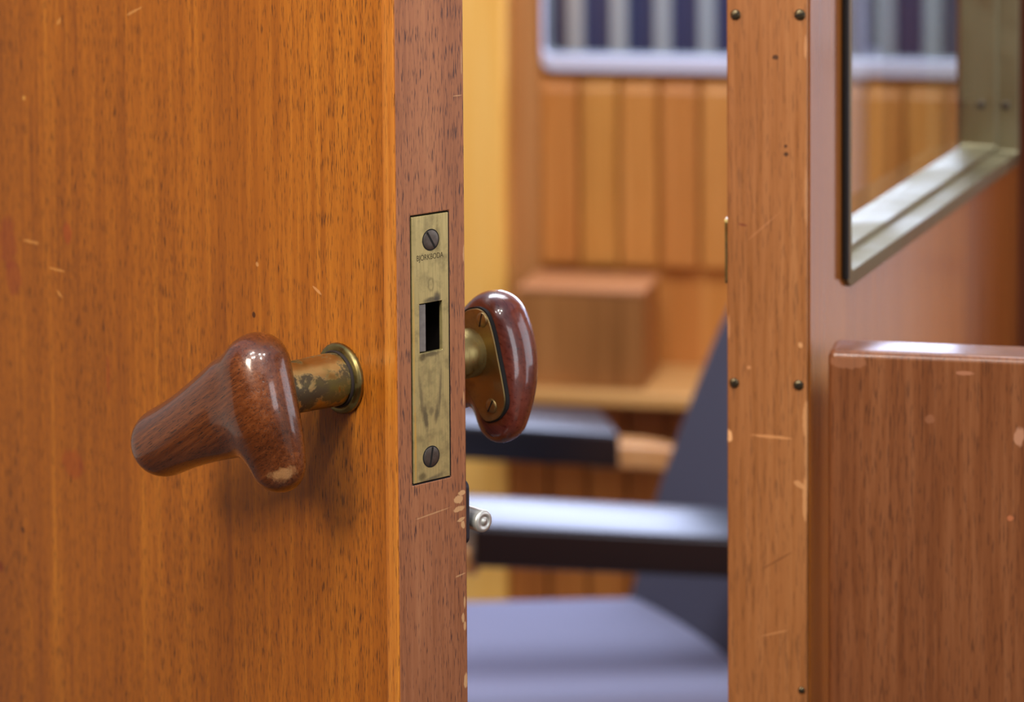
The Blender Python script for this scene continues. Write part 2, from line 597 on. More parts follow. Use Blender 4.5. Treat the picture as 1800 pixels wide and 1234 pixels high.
def screw(name, c, axis_m, r, slot_deg, parent, mat, dome=.0002, slot=True):
    """slotted screw head; axis_m maps local +X to the outward direction"""
    bm = lathe([(-.0012, r * .97), (0, r), (dome * .6, r * .93), (dome, r * .5), (dome, 0)], Matrix.Identity(4), 36)
    # slot: a thin dark bar let into the head
    s = add_box(bmesh.new(), (dome - .00005, -r * .95, -r * .11), (dome + .00006, r * .95, r * .11), Matrix.Rotation(R(slot_deg), 4, 'X'))
    o = obj(name, bm, mat, parent, smooth=True)
    o.matrix_local = Matrix.Translation(c) @ axis_m
    if slot:
        me = bpy.data.meshes.new('slot'); 
        bm2 = bmesh.new(); bm2.from_mesh(o.data)
        tmp = bpy.data.meshes.new('tmp'); s.to_mesh(tmp)
        k = len(bm2.faces)
        bm2.from_mesh(tmp); bm2.faces.ensure_lookup_table()
        for f in bm2.faces[k:]:
            f.material_index = 1; f.smooth = False
        bm2.to_mesh(o.data); bm2.free()
        o.data.materials.append(M_SLOT)
    s.free()
    return o


YNEG = Matrix.Rotation(R(-90), 4, 'Z')      # +X -> -Y
for (px, py, a) in ((757, 421.5, 122), (758, 802.5, 79)):
    p = dl(px, py, 1, -.0002)
    rim = obj('screw_rim', lathe([(0, .00555), (.00012, .0055), (.00012, 0)], YNEG, 36), M_SLOT, lock)
    rim.location = (p.x, -.00022, p.z)
    screw('screw', Vector((p.x, -.0003, p.z)), YNEG, .0051, a + 0, lock, M_STEEL_SCREW)

# stamped maker's name
fc = bpy.data.curves.new('name', 'FONT')
fc.body = 'BJÖRKBODA'
fc.align_x = 'CENTER'; fc.align_y = 'CENTER'
fc.size = .0040; fc.space_character = .98
fo = bpy.data.objects.new('tmp_text', fc); COL.objects.link(fo)
bpy.context.view_layer.update()
me = bpy.data.meshes.new_from_object(fo.evaluated_get(bpy.context.evaluated_depsgraph_get()))
bpy.data.objects.remove(fo)
w_ = max(v.co.x for v in me.vertices) - min(v.co.x for v in me.vertices)
p0 = dl(732.5, 455, 1, -.0003); p1 = dl(779, 448, 1, -.0003)
sx = (p1.x - p0.x) / w_
hh = max(v.co.y for v in me.vertices) - min(v.co.y for v in me.vertices)
for v in me.vertices:
    v.co = Vector((v.co.x * sx, 0, v.co.y * .0044 / hh))
txt = bpy.data.objects.new('lettering', me); link(txt, lock)
txt.location = ((p0.x + p1.x) / 2, -.00027, (p0.z + p1.z) / 2)
me.materials.append(plain('stamped_letter_shade', (86, 76, 48), .6, .4))

# ---- wooden grips
H0, WA = .0425, .0150          # stand-off of the grip's flat back, depth of its limbs' axes behind that back
mid = -(H0 + WA)


def ball(px, py, rp, wd):
    p = dl(px, py, 0, -wd)
    w = D.m @ p
    return np.array((-wd, p.y, p.z)), rp * (w - CAMLOC).length / FPX / 1.01


A_, B_, C_, M_ = ball(453, 647, 59, .056), ball(291, 776, 45, .0565), ball(493, 811, 50, .0500), ball(467, 716, 55.5, .0568)
A2, M2, N_ = ball(412, 680, 55.5, .056), ball(446, 722, 46, .0555), ball(442, 754, 41, .0545)

SP = []
for k in range(11):                # bowed long limb: quadratic through A, M, C
    t_ = k / 10; tm = .42
    wa_, wm_, wc_ = (t_ - tm) * (t_ - 1) / tm, t_ * (t_ - 1) / (tm * (tm - 1)), t_ * (t_ - tm) / (1 - tm)
    SP.append((wa_ * A_[0] + wm_ * M_[0] + wc_ * C_[0], wa_ * A_[1] + wm_ * M_[1] + wc_ * C_[1]))


def limb(a, b, X, Y, Z):
    (pa, ra), (pb, rb) = a, b
    d = pb - pa
    t = np.clip(((X - pa[0]) * d[0] + (Y - pa[1]) * d[1] + (Z - pa[2]) * d[2]) / d.dot(d), 0, 1)
    return np.sqrt((X - pa[0] - t * d[0]) ** 2 + (Y - pa[1] - t * d[1]) ** 2 + (Z - pa[2] - t * d[2]) ** 2) - (ra + (rb - ra) * t)


def smin(a, b, k):
    h = np.clip(.5 + .5 * (b - a) / k, 0, 1)
    return b + (a - b) * h - k * h * (1 - h)


def grip_fn(X, Y, Z):
    f = 1e9
    for a, b in zip(SP, SP[1:]):
        f = np.minimum(f, limb(a, b, X, Y, Z))
    f = smin(f, limb(A2, B_, X, Y, Z), .012)
    f = smin(f, smin(limb(B_, M2, X, Y, Z), limb(B_, N_, X, Y, Z), .004), .012)
    f = f - .0012
    return -smin(-f, -(X + H0), .005)


P_all = np.array([q_[0] for q_ in (A_, B_, C_)]); rm_ = .024
V, Q = surface_nets(grip_fn, P_all.min(0) - rm_, P_all.max(0) + rm_, .0012, 14)
print('grip radii', A_[1], B_[1], C_[1], len(V))

M_GRIP = wood('polished_grip_mahogany', (64, 28, 10), (100, 50, 20), (136, 76, 36), (36, 18, 10), pore=.8, rough=.3, coat=1.0, coat_rough=.11, streak=55,
              rot=(R(122), 0, 0), seed=2.2, pore_scale=(1900, 170),
              marks=[((-.0625, dl(500, 838, 0, -.0615).y, dl(500, 838, 0, -.0615).z), (.012, .0115, .0056), rz(-20), (190, 142, 92), .75, 260),
                     ((mid - .010, dl(486, 815, 0, mid - .012).y, dl(486, 815, 0, mid - .012).z), (.006, .0016, .003), rz(0), (196, 150, 96), .8, 300),
                     ((mid, dl(395, 617, 0, mid).y, dl(395, 617, 0, mid).z), (.016, .030, .0026), rz(-38), (160, 88, 36), .55, 160)])
M_GRIP2 = wood('dark_red_grip_mahogany', (64, 22, 16), (98, 40, 28), (124, 58, 40), (40, 16, 12), pore=.3, rough=.3, coat=1.0, coat_rough=.08, streak=55, rot=(R(62), 0, 0), seed=3.2)

axc = dl(601, 664, 0, 0.0)       # spindle on the door face
print('spindle', axc.y, axc.z)


def make_handle(sgn, x_face, mat, lab):
    """sgn -1: front handle (towards -x), +1: back handle"""
    Vm = V.copy()
    if sgn > 0:
        Vm[:, 0] = x_face - V[:, 0]
    g = obj('door_handle', nets_bm(Vm, Q), mat, door, smooth=True)
    g['label'] = lab
    ax = Matrix.Translation((x_face, axc.y, axc.z)) @ (Matrix.Rotation(R(180), 4, 'Z') if sgn < 0 else Matrix.Identity(4))
    obj('rose', lathe([(0, .0178), (.0012, .0182), (.0022, .0180), (.0034, .0168), (.0036, .0150), (.0034, 0)], ax, 64), M_BRASS_ROSE, g, smooth=True)
    obj('neck_joint', lathe([(.003, .0145), (.0042, .0147), (.0050, .0140)], ax, 64), M_GROOVE, g, smooth=True)
    obj('neck', lathe([(.0036, .0136), (.012, .0137), (.020, .0134), (H0 + .001, .0130)], ax, 64), M_BRASS_NECK if sgn < 0 else M_BRASS_PLATE, g, smooth=True)
    return g


h_front = make_handle(-1, 0.0, M_GRIP, 'sculpted mahogany grip on brass neck, front of door')
h_back = make_handle(1, T, M_GRIP2, 'dark red grip behind the door edge')

# brass backing plate let into the back of each grip, with two screws
zs1 = dl(850, 562, 0, T + H0); zs2 = dl(867, 713, 0, T + H0)
print('back plate screws', zs1, zs2, 'axis', axc)
PO = [(836, 542), (848, 545), (858, 556), (867, 583), (877, 630), (888, 688), (889, 712), (881, 731), (866, 740), (852, 737), (838.6, 713), (822, 682), (800, 636), (793, 600), (803, 565), (820, 547)]
lp = catmull([(dl(px, py, 0, T + H0).y, dl(px, py, 0, T + H0).z) for px, py in PO], 4)
lp = [Vector(p) for p in lp]
cpl = sum(lp, Vector((0, 0))) / len(lp)
for hd, xf, s in ((h_back, T, 1), (h_front, 0.0, -1)):
    xa, xb = xf + s * (H0 + .002), xf + s * (H0 - .0012)
    k_ = 1.0 if s > 0 else .5
    obj('backing_plate', prism([tuple(cpl + (p - cpl) * k_) for p in lp], min(xa, xb), max(xa, xb)), M_BRASS_BACK, hd, bevel=.0006)
    xa, xb = xf + s * (H0 + .002), xf + s * (H0 - .0004)
    cc = cpl
    if s > 0: obj('plate_gap', prism([tuple(cc + (p - cc) * 1.03) for p in lp], min(xa, xb), max(xa, xb)), M_SLOT, hd)
    for p, a in ((zs1, 75), (zs2, 60)) if s > 0 else ():
        screw('screw', Vector((xf + s * (H0 - .0013), p.y, p.z)), Matrix.Rotation(R(180 if s > 0 else 0), 4, 'Z'), .0040, a, hd, M_BRASS_BACK, dome=.0009)

# ---- slide bolt on the far face
pe = dl(851, 917, 0, T + .011)
print('bolt', pe)
bolt = empty('slide_bolt', door)
obj('rod', lathe([(-.0005, 0), (-.0005, .0016), (0, .0017), (0, .0030), (-.0003, .0032), (-.0003, .0045), (.0004, .0056), (.0012, .0057), (.09, .0057), (.09, 0)],
                 Matrix.Translation((T + .011, pe.y, pe.z)) @ Matrix.Rotation(R(90), 4, 'Z'), 40), M_STEEL, bolt, smooth=True)['label'] = 'bright steel rod'
za, zb = dl(823, 848, 0, T).z, dl(823, 960, 0, T).z
obj('base_plate', prism(rrect(.001, zb, .10, za, .004), T + .0001, T + .0026), M_BOLTPLATE, bolt, bevel=.0004)
for yy in (.03, .08):
    bm = bmesh.new()
    add_box(bm, (T + .0025, yy - .006, pe.z - .010), (T + .0185, yy + .006, pe.z - .0055)); add_box(bm, (T + .0025, yy - .006, pe.z + .0055), (T + .0185, yy + .006, pe.z + .010))
    add_box(bm, (T + .0165, yy - .006, pe.z - .0056), (T + .0186, yy + .006, pe.z + .0056))
    obj('guide_bracket', bm, M_BOLTPLATE, bolt, bevel=.0008)

# ================================================================== ROOM
AL = -12.5
wall_pt = at_depth(1050, 400, 3.716)
RM = Frame((0, 0, 0), AL)
WW = (RM.i @ wall_pt).y               # room depth of the back wall's face
print('wall w', WW)
hit = lambda px, py, w: RM.hit(px, py, 1, w)

M_WALLD = wood('red_brown_lower_panelling', (146, 82, 32), (176, 106, 44), (196, 126, 56), (100, 54, 24), pore=.3, rough=.45, seed=11, streak=14)
M_PALE = wood('honey_pine', (232, 168, 70), (246, 190, 92), (250, 204, 114), (200, 130, 50), pore=.15, rough=.42, seed=12, streak=12)
M_STILE = wood('window_stile_wood', (146, 96, 46), (168, 114, 60), (184, 130, 76), (120, 66, 30), pore=.25, rough=.4, seed=14, streak=12)
M_FRAME = plain('window_frame_lacquer', (206, 208, 226), .28)
M_SLAT = plain('pale_grey_upright', (160, 170, 184), .6)
M_NAVY = plain('navy_paint', (54, 60, 102), .5)
M_SHELF = wood('ledge_wood', (196, 142, 76), (214, 162, 94), (226, 178, 112), (150, 100, 50), pore=.2, rough=.4, seed=13, streak=12, rot=(0, R(90), 0))
M_GLASS = NT('clear_glass')
g = M_GLASS
g.t.nodes.remove(g.b)
gl = g.n('ShaderNodeBsdfGlossy'); gl.inputs['Roughness'].default_value = .02
tr = g.n('ShaderNodeBsdfTransparent'); tr.inputs['Color'].default_value = (.93, .95, .94, 1)
fr = g.n('ShaderNodeFresnel'); fr.inputs['IOR'].default_value = 1.4
ge = g.n('ShaderNodeNewGeometry')
fac = g.math('MULTIPLY', fr.outputs[0], g.math('SUBTRACT', 1.0, ge.outputs['Backfacing']))
mx = g.n('ShaderNodeMixShader')
g.l(fac, mx.inputs[0]); g.l(tr.outputs[0], mx.inputs[1]); g.l(gl.outputs[0], mx.inputs[2]); g.l(mx.outputs[0], g.out.inputs[0])
M_GLASS = g.mat

UX0, UX1 = -1.6, 1.7
ust0 = hit(893, 300, WW).x            # left edge of the window stile
usl1 = hit(955, 300, WW).x            # window opening starts
zsill = hit(1050, 124, WW).z          # underside of the window frame rail
zfr = hit(1050, 97, WW).z
zgap = hit(1050, 466, WW).z
zdark1 = hit(1050, 476, WW).z
HT = 2.25
# wall: boards of the wainscot, stile beside the window, header, lower wall
bm = bmesh.new()
add_box(bm, (ust0 - .02, WW, .0), (usl1, WW + .03, HT))
pitch = (hit(1230, 300, WW).x - hit(950, 300, WW).x) / 4
u = hit(950, 300, WW).x
M_WALL = wood('orange_wall_panelling', (178, 116, 48), (206, 144, 66), (224, 164, 86), (130, 80, 38), pore=.3, rough=.42, seed=9, streak=14, boards=(u, pitch, 3.0, (178, 100, 44)))
k = 0
while u < UX1 - .01:
    ua, ub = u + .0025, min(u + pitch - .0025, UX1)
    ztop = zsill - .006; zch = hit(1050, 157, WW).z
    sec = [(WW - .006, zgap), (WW - .006, zch), (WW + .010, ztop), (WW + .02, ztop), (WW + .02, zgap)]
    A = [bm.verts.new((ua, a, b)) for a, b in sec]; B = [bm.verts.new((ub, a, b)) for a, b in sec]
    bm.faces.new(A); bm.faces.new(B[::-1])
    for i in range(5):
        bm.faces.new((A[i], B[i], B[(i + 1) % 5], A[(i + 1) % 5]))
    u += pitch; k += 1
add_box(bm, (ust0, WW + .012, 0), (UX1, WW + .035, zsill))
add_box(bm, (usl1 - .1, WW, 1.72), (UX1, WW + .03, HT))
add_box(bm, (UX0, WW, 0), (ust0, WW + .03, HT))
bmesh.ops.recalc_face_normals(bm, faces=bm.faces)
wb = obj('wall_back', bm, M_WALL, frame=RM, bevel=.004)
tag(wb, 'orange wooden back wall of vertical boards below the window', 'wall', 'structure')

tag(obj('trim_3', box((ust0 - .03, WW - .005, 0), (hit(949, 300, WW).x, WW - .0005, HT)), M_STILE, frame=RM, bevel=.002), 'brown wooden stile between the pilaster and the window', 'trim', 'structure')
# pale pilaster at left
wp = WW - .045
u0, u1 = hit(735, 300, wp).x, hit(887, 300, wp).x
tag(obj('trim_1', box((u0, wp, 0), (u1, WW - .001, HT)), M_PALE, frame=RM, bevel=.006), 'honey coloured wooden pilaster seen just past the open door', 'pilaster', 'structure')

# ledge below the wainscot
ws = WW - .17
zsh = hit(1050, 690, ws).z
shelf = obj('shelf', box((u1 + .004, ws, zsh - .018), (UX1 - .3, WW + .010, zsh)), M_SHELF, frame=RM, bevel=.003)
tag(shelf, 'pale wooden ledge along the back wall carrying a small box', 'shelf')
# panelling below the ledge
bm = bmesh.new()
u = u1
while u < UX1 - .35:
    add_box(bm, (u + .0015, WW - .035, .0), (u + pitch * 1.0 - .0015, WW - .012, zsh - .019))
    u += pitch
tag(obj('wall_dado', bm, M_WALLD, frame=RM, bevel=.004), 'red brown boarded panel below the pale ledge', 'panelling', 'structure')

# small box on the ledge
bf = ws + .025
b0 = hit(913, 655, bf); b1 = hit(1131, 655, bf)
bh = hit(1020, 508, bf).z - zsh
bd = .118
bx = empty('wooden_box', loc=RM.m @ Vector(((b0.x + b1.x) / 2, bf + bd / 2, zsh + .0005)))
bx.rotation_euler = (0, 0, RM.a)
tag(bx, 'small closed brown wooden box standing on the ledge against the back wall', 'box')
bw = (b1.x - b0.x) / 2
M_BOX = wood('box_wood', (134, 86, 38), (160, 106, 52), (176, 120, 62), (90, 50, 24), pore=.3, rough=.5, seed=15, streak=14)
M_BOXL = wood('box_lid_wood', (172, 112, 66), (194, 132, 84), (206, 146, 98), (120, 70, 40), pore=.3, rough=.42, seed=16, streak=14, rot=(0, R(90), 0))
obj('body', box((-bw, -bd / 2, 0), (bw, bd / 2, bh - .007)), M_BOX, bx, bevel=.002)
obj('lid', box((-bw - .002, -bd / 2 - .002, bh - .0065), (bw + .002, bd / 2 + .001, bh)), M_BOXL, bx, bevel=.0025)

# window in the back wall
W1 = empty('window_1', frame=RM)
tag(W1, 'window with pale lavender frame above the boarded back wall', 'window', 'structure')
wy0, wy1 = WW - .012, WW + .002
ou = [(y, z) for y, z in rrect(usl1 + .001, zsill, 1.5, 1.70, .016)]
iu = [(y, z) for y, z in rrect(usl1 + .0035, zfr, 1.46, 1.67, .010)]
lp3 = lambda L, w: [(a, w, b) for a, b in L]
obj('frame', ring_sweep([lp3(ou, wy0), lp3(iu, wy0), lp3(iu, wy1), lp3(ou, wy1)]), M_FRAME, W1, bevel=.003)
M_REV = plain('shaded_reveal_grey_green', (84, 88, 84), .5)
ou2 = [(y, z) for y, z in rrect(usl1 + .0012, zsill + .002, 1.499, 1.699, .015)]
iu2 = [(y, z) for y, z in rrect(usl1 + .0036, zfr, 1.46, 1.67, .010)]
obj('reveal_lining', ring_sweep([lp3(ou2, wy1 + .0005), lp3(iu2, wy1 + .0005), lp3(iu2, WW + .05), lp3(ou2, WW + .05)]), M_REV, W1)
obj('pane', box((usl1 + .004, WW + .021, zfr - .002), (1.462, WW + .025, 1.672)), M_GLASS, W1)
# dark blue screen with pale uprights outside the window
WS = WW + .22
bl = empty('slatted_screen', frame=RM)
tag(bl, 'dark blue screen with pale grey uprights standing outside the window', 'screen')
sp = (hit(1243, 50, WS).x - hit(1012, 50, WS).x) / 3
us = hit(1012, 50, WS).x
zt_s = hit(1050, -60, WS).z
obj('panel', box((us - 3 * sp, WS + .010, 0), (us + 17.5 * sp, WS + .03, zt_s)), M_NAVY, bl, bevel=.002)
for k in range(-2, 17):
    o = obj('slat', box((-.0125, WS - .006, .02), (.0125, WS + .0098, zt_s + .02)), M_SLAT, bl, bevel=.002)
    o.location = (us + sp * k, 0, 0)

# added pale reflector, door-shaped and unseen, for sheen on the glazed door
d3 = empty('pale_reflector', frame=RM)
tag(d3, 'unseen pale door-shaped reflector added on the back wall', 'door', 'structure')
M_PAINT = plain('pale_grey_paint', (226, 226, 232), .5)
obj('door_leaf', box((.56, WW - .03, .01), (1.13, WW - .006, 2.0)), M_PAINT, d3, bevel=.003)  # flat face of the added reflector
obj('knob', lathe([(0, .009), (.012, .009), (.02, .02), (.034, .02), (.04, 0)], Matrix.Translation((.62, WW - .03, 1.0)) @ Matrix.Rotation(R(-90), 4, 'Z')), M_STEEL, d3, smooth=True)

# corridor side: wall behind the viewpoint
M_COR = wood('corridor_panelling', (92, 52, 28), (116, 68, 36), (134, 82, 46), (70, 40, 24), pore=.2, rough=.5, seed=41, streak=10)
tag(obj('wall_corridor', box((-2.2, -.95, 0), (2.2, -.92, 2.4)), M_COR), 'brown panelled corridor wall', 'wall', 'structure')
tag(obj('wall_left', box((-1.75, -.92, 0), (-1.72, 1.6, 2.4)), M_COR), 'brown panelled corridor end wall', 'wall', 'structure')

# floor, side walls
M_FLOOR = plain('dark_linoleum', (74, 56, 44), .5, var=.3, vscale=8)
tag(obj('floor', box((-2.2, -1.2, -.03), (2.2, WW + .4, 0)), M_FLOOR, frame=RM), 'dark brown floor', 'floor', 'structure')
M_RW = wood('right_wall_panelling', (150, 76, 34), (176, 96, 48), (196, 116, 60), (120, 62, 24), pore=.3, rough=.4, seed=19, streak=12)
bm = bmesh.new()
XR = 1.15
add_box(bm, (XR, 1.2, 0), (XR + .03, WW - .001, .86)); add_box(bm, (XR, 1.2, 1.75), (XR + .03, WW - .001, HT))
add_box(bm, (XR, 1.2, .86), (XR + .03, 1.45, 1.75)); add_box(bm, (XR, 2.55, .86), (XR + .03, WW - .001, 1.75))
tag(obj('wall_right', bm, M_RW, frame=RM), 'wooden side wall of the compartment', 'wall', 'structure')

# ================================================================== ARMCHAIR (faces left and a little towards us, arms rising to the front)
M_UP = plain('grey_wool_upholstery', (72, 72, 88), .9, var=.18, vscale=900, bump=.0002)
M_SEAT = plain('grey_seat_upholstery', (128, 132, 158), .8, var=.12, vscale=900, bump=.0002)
M_VINYL = plain('black_arm_vinyl', (15, 16, 23), .30, var=.2, vscale=300, bump=.0001)
for mm, wt, sr in ((M_VINYL, 1.0, .22), (M_SEAT, .6, .3)):
    pb = mm.node_tree.nodes['Principled BSDF']
    pb.inputs['Specular IOR Level'].default_value = 1.0 if mm is M_VINYL else .5
    pb.inputs['Sheen Weight'].default_value = wt; pb.inputs['Sheen Roughness'].default_value = sr
    pb.inputs['Sheen Tint'].default_value = (.86, .88, 1, 1)  # lavender tint puts reflected skylight into the sheen
M_BENT = wood('pale_bentwood', (186, 130, 74), (208, 152, 92), (222, 170, 112), (140, 90, 50), pore=.2, rough=.3, seed=21, coat=.5)


def level(px, py, z):                          # world point of a pixel on the level z
    d = ray(px, py)
    return CAMLOC + d * ((z - CAMLOC.z) / d.z)


ZA, TA, CG = .635, 8.5, 20.0                  # arm height at the front, rise of the arms, heading
c0 = level(834, 926, ZA)
CH = Frame((c0.x, c0.y, 0), CG)
ch = empty('armchair', frame=CH)
tag(ch, 'wooden armchair with grey upholstery and black padded arms behind the open door', 'armchair')
tt = math.tan(R(TA))
aw = (CH.i @ level(840, 866, ZA + .014)).y
pe_ = CH.i @ level(1090, 760, ZA - .33 * tt)
AL_, FW = pe_.x, pe_.y
th = ZA - CH.hit(900, 1008, 1, 0.0).z - .066 * tt
print('chair arm', 'len', AL_, 'far', FW, 'width', aw, 'th', th)


def arm(w0):
    bm = bmesh.new()
    n = 8
    prof = [(0, -th), (aw, -th)] + [(aw * (1 - q_ / 8), .017 * (1 - (q_ / 8) ** 1.6)) for q_ in range(0, 9)]
    npf = len(prof)
    rings = []
    for k in range(n + 1):
        x_ = AL_ * k / n
        rings.append([bm.verts.new((x_, w0 + a, ZA - x_ * tt + b)) for a, b in prof])
    for A, B in zip(rings, rings[1:]):
        for k in range(npf):
            bm.faces.new((A[k], A[(k + 1) % npf], B[(k + 1) % npf], B[k]))
    bm.faces.new(rings[0]); bm.faces.new(rings[-1][::-1])
    bmesh.ops.recalc_face_normals(bm, faces=bm.faces)
    return obj('arm_pad', bm, M_VINYL, ch, bevel=.004, bseg=3, smooth=True)


arm(0.0); arm(FW)
# seat cushion: rises to the front
ZJ, TS = .447, 5.0
jf, jn = CH.i @ level(1102, 1050, ZJ), CH.i @ level(1278, 1172, ZJ)
print('junction', jf, jn)
XJ = (jf.x + jn.x) / 2
sfar = (CH.i @ level(960, 1047, ZJ + .02)).y
ts = math.tan(R(TS))
y0s, y1s = -.03, max(min(sfar, FW - .006), aw + .25)
print('seat', y0s, y1s, sfar, 'XJ', XJ)
bm = bmesh.new()
xs = (-.10, XJ + .06)
for z_ in (-.11, 0):
    for x_, y_ in ((xs[0], y0s), (xs[1], y0s), (xs[1], y1s), (xs[0], y1s)):
        bm.verts.new((x_, y_, ZJ + (XJ - x_) * ts + z_))
bm.verts.ensure_lookup_table()
for f in ((3, 2, 1, 0), (4, 5, 6, 7), (0, 1, 5, 4), (1, 2, 6, 5), (2, 3, 7, 6), (3, 0, 4, 7)):
    bm.faces.new([bm.verts[i] for i in f])
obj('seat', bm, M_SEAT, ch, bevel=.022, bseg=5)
# reclined backrest; its far edge follows the line seen above and below the arms
yb = y1s - .002
pr = [CH.hit(px, py, 1, yb) for px, py in ((1101, 1046), (1146, 868), (1196, 730), (1277, 522))]
print('back edge', [(round(p.x, 3), round(p.z, 3)) for p in pr])
xa_, za_, xb_, zb__ = pr[0].x, pr[0].z, pr[-1].x, pr[-1].z
ztop = .87
bm = bmesh.new()
NW, NZ = 12, 16
grid = {}
hw0 = (yb - y0s - .004) / 2; wc = (yb + y0s + .004) / 2
for side_ in (0, 1):
    for i in range(NW + 1):
        tw = i / NW * 2 - 1
        for j in range(NZ + 1):
            tz = j / NZ
            z = ZJ - .06 + (ztop - ZJ + .06) * tz
            # piecewise profile through the observed points
            P_ = pr
            k = 0
            while k < len(P_) - 2 and z > P_[k + 1].z: k += 1
            x_ = P_[k].x + (P_[k + 1].x - P_[k].x) * (z - P_[k].z) / (P_[k + 1].z - P_[k].z)
            x_ += .018 * (1 - tw * tw)
            edge = max(0.0, 1 - max(abs(tw), abs(2 * tz - 1)) ** 10)
            hw = hw0 * (1 - .12 * max(0, tz - .7) / .3)
            grid[side_, i, j] = bm.verts.new((x_ + (.014 + .05 * edge if side_ else 0), wc + tw * hw, z))
for i in range(NW):
    for j in range(NZ):
        bm.faces.new((grid[0, i, j], grid[0, i + 1, j], grid[0, i + 1, j + 1], grid[0, i, j + 1]))
        bm.faces.new((grid[1, i, j], grid[1, i, j + 1], grid[1, i + 1, j + 1], grid[1, i + 1, j]))
for i in range(NW):
    bm.faces.new((grid[0, i, 0], grid[1, i, 0], grid[1, i + 1, 0], grid[0, i + 1, 0]))
    bm.faces.new((grid[0, i, NZ], grid[0, i + 1, NZ], grid[1, i + 1, NZ], grid[1, i, NZ]))
for j in range(NZ):
    bm.faces.new((grid[0, 0, j], grid[0, 0, j + 1], grid[1, 0, j + 1], grid[1, 0, j]))
    bm.faces.new((grid[0, NW, j], grid[1, NW, j], grid[1, NW, j + 1], grid[0, NW, j + 1]))
bmesh.ops.recalc_face_normals(bm, faces=bm.faces)
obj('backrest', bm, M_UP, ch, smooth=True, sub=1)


def sweep(pts, hw, hh_):
    """flat bar swept along (x,z) points, half width hw"""
    bm = bmesh.new(); rings = []
    P = [Vector(p) for p in pts]
    for i, p in enumerate(P):
        tg = (P[min(i + 1, len(P) - 1)] - P[max(i - 1, 0)]).normalized(); nn = Vector((-tg.y, tg.x))
        a, b = p + nn * hh_, p - nn * hh_
        rings.append([bm.verts.new(v) for v in ((a.x, -hw, a.y), (a.x, hw, a.y), (b.x, hw, b.y), (b.x, -hw, b.y))])
    for A, B in zip(rings, rings[1:]):
        for k in range(4):
            bm.faces.new((A[k], A[(k + 1) % 4], B[(k + 1) % 4], B[k]))
    bm.faces.new(rings[0][::-1]); bm.faces.new(rings[-1])
    bmesh.ops.recalc_face_normals(bm, faces=bm.faces)
    return bm


for w_ in (FW + aw / 2, aw / 2):
    ze = ZA - AL_ * tt
    pts = [(AL_ - .03 + .20 * k / 12, ze - .028 - .055 * (k / 12) ** 2.2) for k in range(13)]
    o = obj('arm_rail', sweep(pts, .026, .015), M_BENT, ch, bevel=.005)
    o.location = (0, w_, 0)
    o = obj('arm_rail', sweep([(-.15, ZA - th + .010), (0, ZA - th + .002), (.012, ZA - th - .002)], .022, .013), M_BENT, ch, bevel=.005)
    o.location = (0, w_, 0)
    for xx, sl, zt_ in ((-.135, -.04, ZA - .035), (AL_ + .13, .10, ze - .06)):
        bm = bmesh.new()
        vs = []
        for z, dx, r1 in ((0, sl, .013), (zt_, 0, .018)):
            vs.append([bm.verts.new((xx + dx + a * r1, w_ + b * r1, z)) for a, b in ((-1, -1), (1, -1), (1, 1), (-1, 1))])
        for k in range(4):
            bm.faces.new((vs[0][k], vs[0][(k + 1) % 4], vs[1][(k + 1) % 4], vs[1][k]))
        bm.faces.new(vs[0][::-1]); bm.faces.new(vs[1])
        obj('leg', bm, M_BENT, ch, bevel=.004)

# ================================================================== JAMB POST (right of the gap), aligned with the room
wj = (RM.i @ at_depth(1350, 617, 1.60)).y
j0, j1 = hit(1278, 617, wj).x, hit(1420, 617, wj).x
print('post', j0, j1, j1 - j0)
marks_p = []
for (px, py, hx, hz, a, col, amt) in ((1358, 768, .0125, .0011, -3, (206, 146, 92), .8), (1281, 766, .0022, .0042, 0, (232, 176, 120), .95), (1417, 740, .0022, .012, 0, (206, 150, 98), .8),
                                      (1418, 800, .0012, .03, 0, (200, 146, 96), .7), (1405, 852, .004, .0018, -30, (206, 150, 98), .8), (1415, 880, .0014, .016, 0, (206, 150, 98), .8),
                                      (1363, 101, .002, .0018, 0, (66, 40, 24), .9), (1382, 271, .0016, .0016, 0, (60, 36, 22), .9), (1381, 257, .001, .001, 0, (70, 40, 24), .9),
                                      (1305, 395, .0028, .0008, -12, (110, 48, 34), .7), (1340, 400, .014, .0006, 42, (196, 134, 88), .4), (1407, 607, .0014, .0018, 0, (210, 156, 104), .9),
                                      (1367, 985, .012, .0006, 32, (110, 66, 34), .6), (1362, 1113, .009, .0006, 16, (206, 146, 92), .5), (1316, 646, .0014, .0012, 0, (200, 140, 92), .8),
                                      (1416, 80, .0009, .008, 0, (206, 152, 104), .6), (1417, 345, .001, .018, 0, (206, 152, 104), .5), (1281, 575, .0009, .008, 0, (206, 152, 104), .5)):
    p = hit(px, py, wj)
    marks_p.append(((p.x, wj, p.z), (hx, .003, hz), (0, R(-a), 0), col, amt, 300))
M_POST = wood('jamb_mahogany', (134, 82, 40), (158, 102, 56), (174, 118, 68), (84, 52, 32), pore=.4, rough=.45, seed=23, streak=34, marks=marks_p, pore_scale=(1100, 80))
post = obj('trim_2', box((j0, wj, 0), (j1, wj + .034, 2.2)), M_POST, frame=RM, bevel=.0016)
tag(post, 'vertical mahogany door post with round-headed screws and pale chips', 'door post', 'structure')
M_PSCREW = plain('old_screw_brass', (112, 102, 78), .35, .9, var=.5, vscale=600)
for (px, py, r1) in ((1293, 26, .0030), (1406, 26, .0032), (1290.5, 673, .0028), (1403.5, 677, .0029), (1409, 1213, .0019)):
    p = hit(px, py, wj)
    screw('screw', Vector((p.x, wj - .0001, p.z)), YNEG, r1, random.uniform(0, 180), post, M_PSCREW, dome=.0011)
    post.children[-1].matrix_parent_inverse = Matrix.Identity(4)
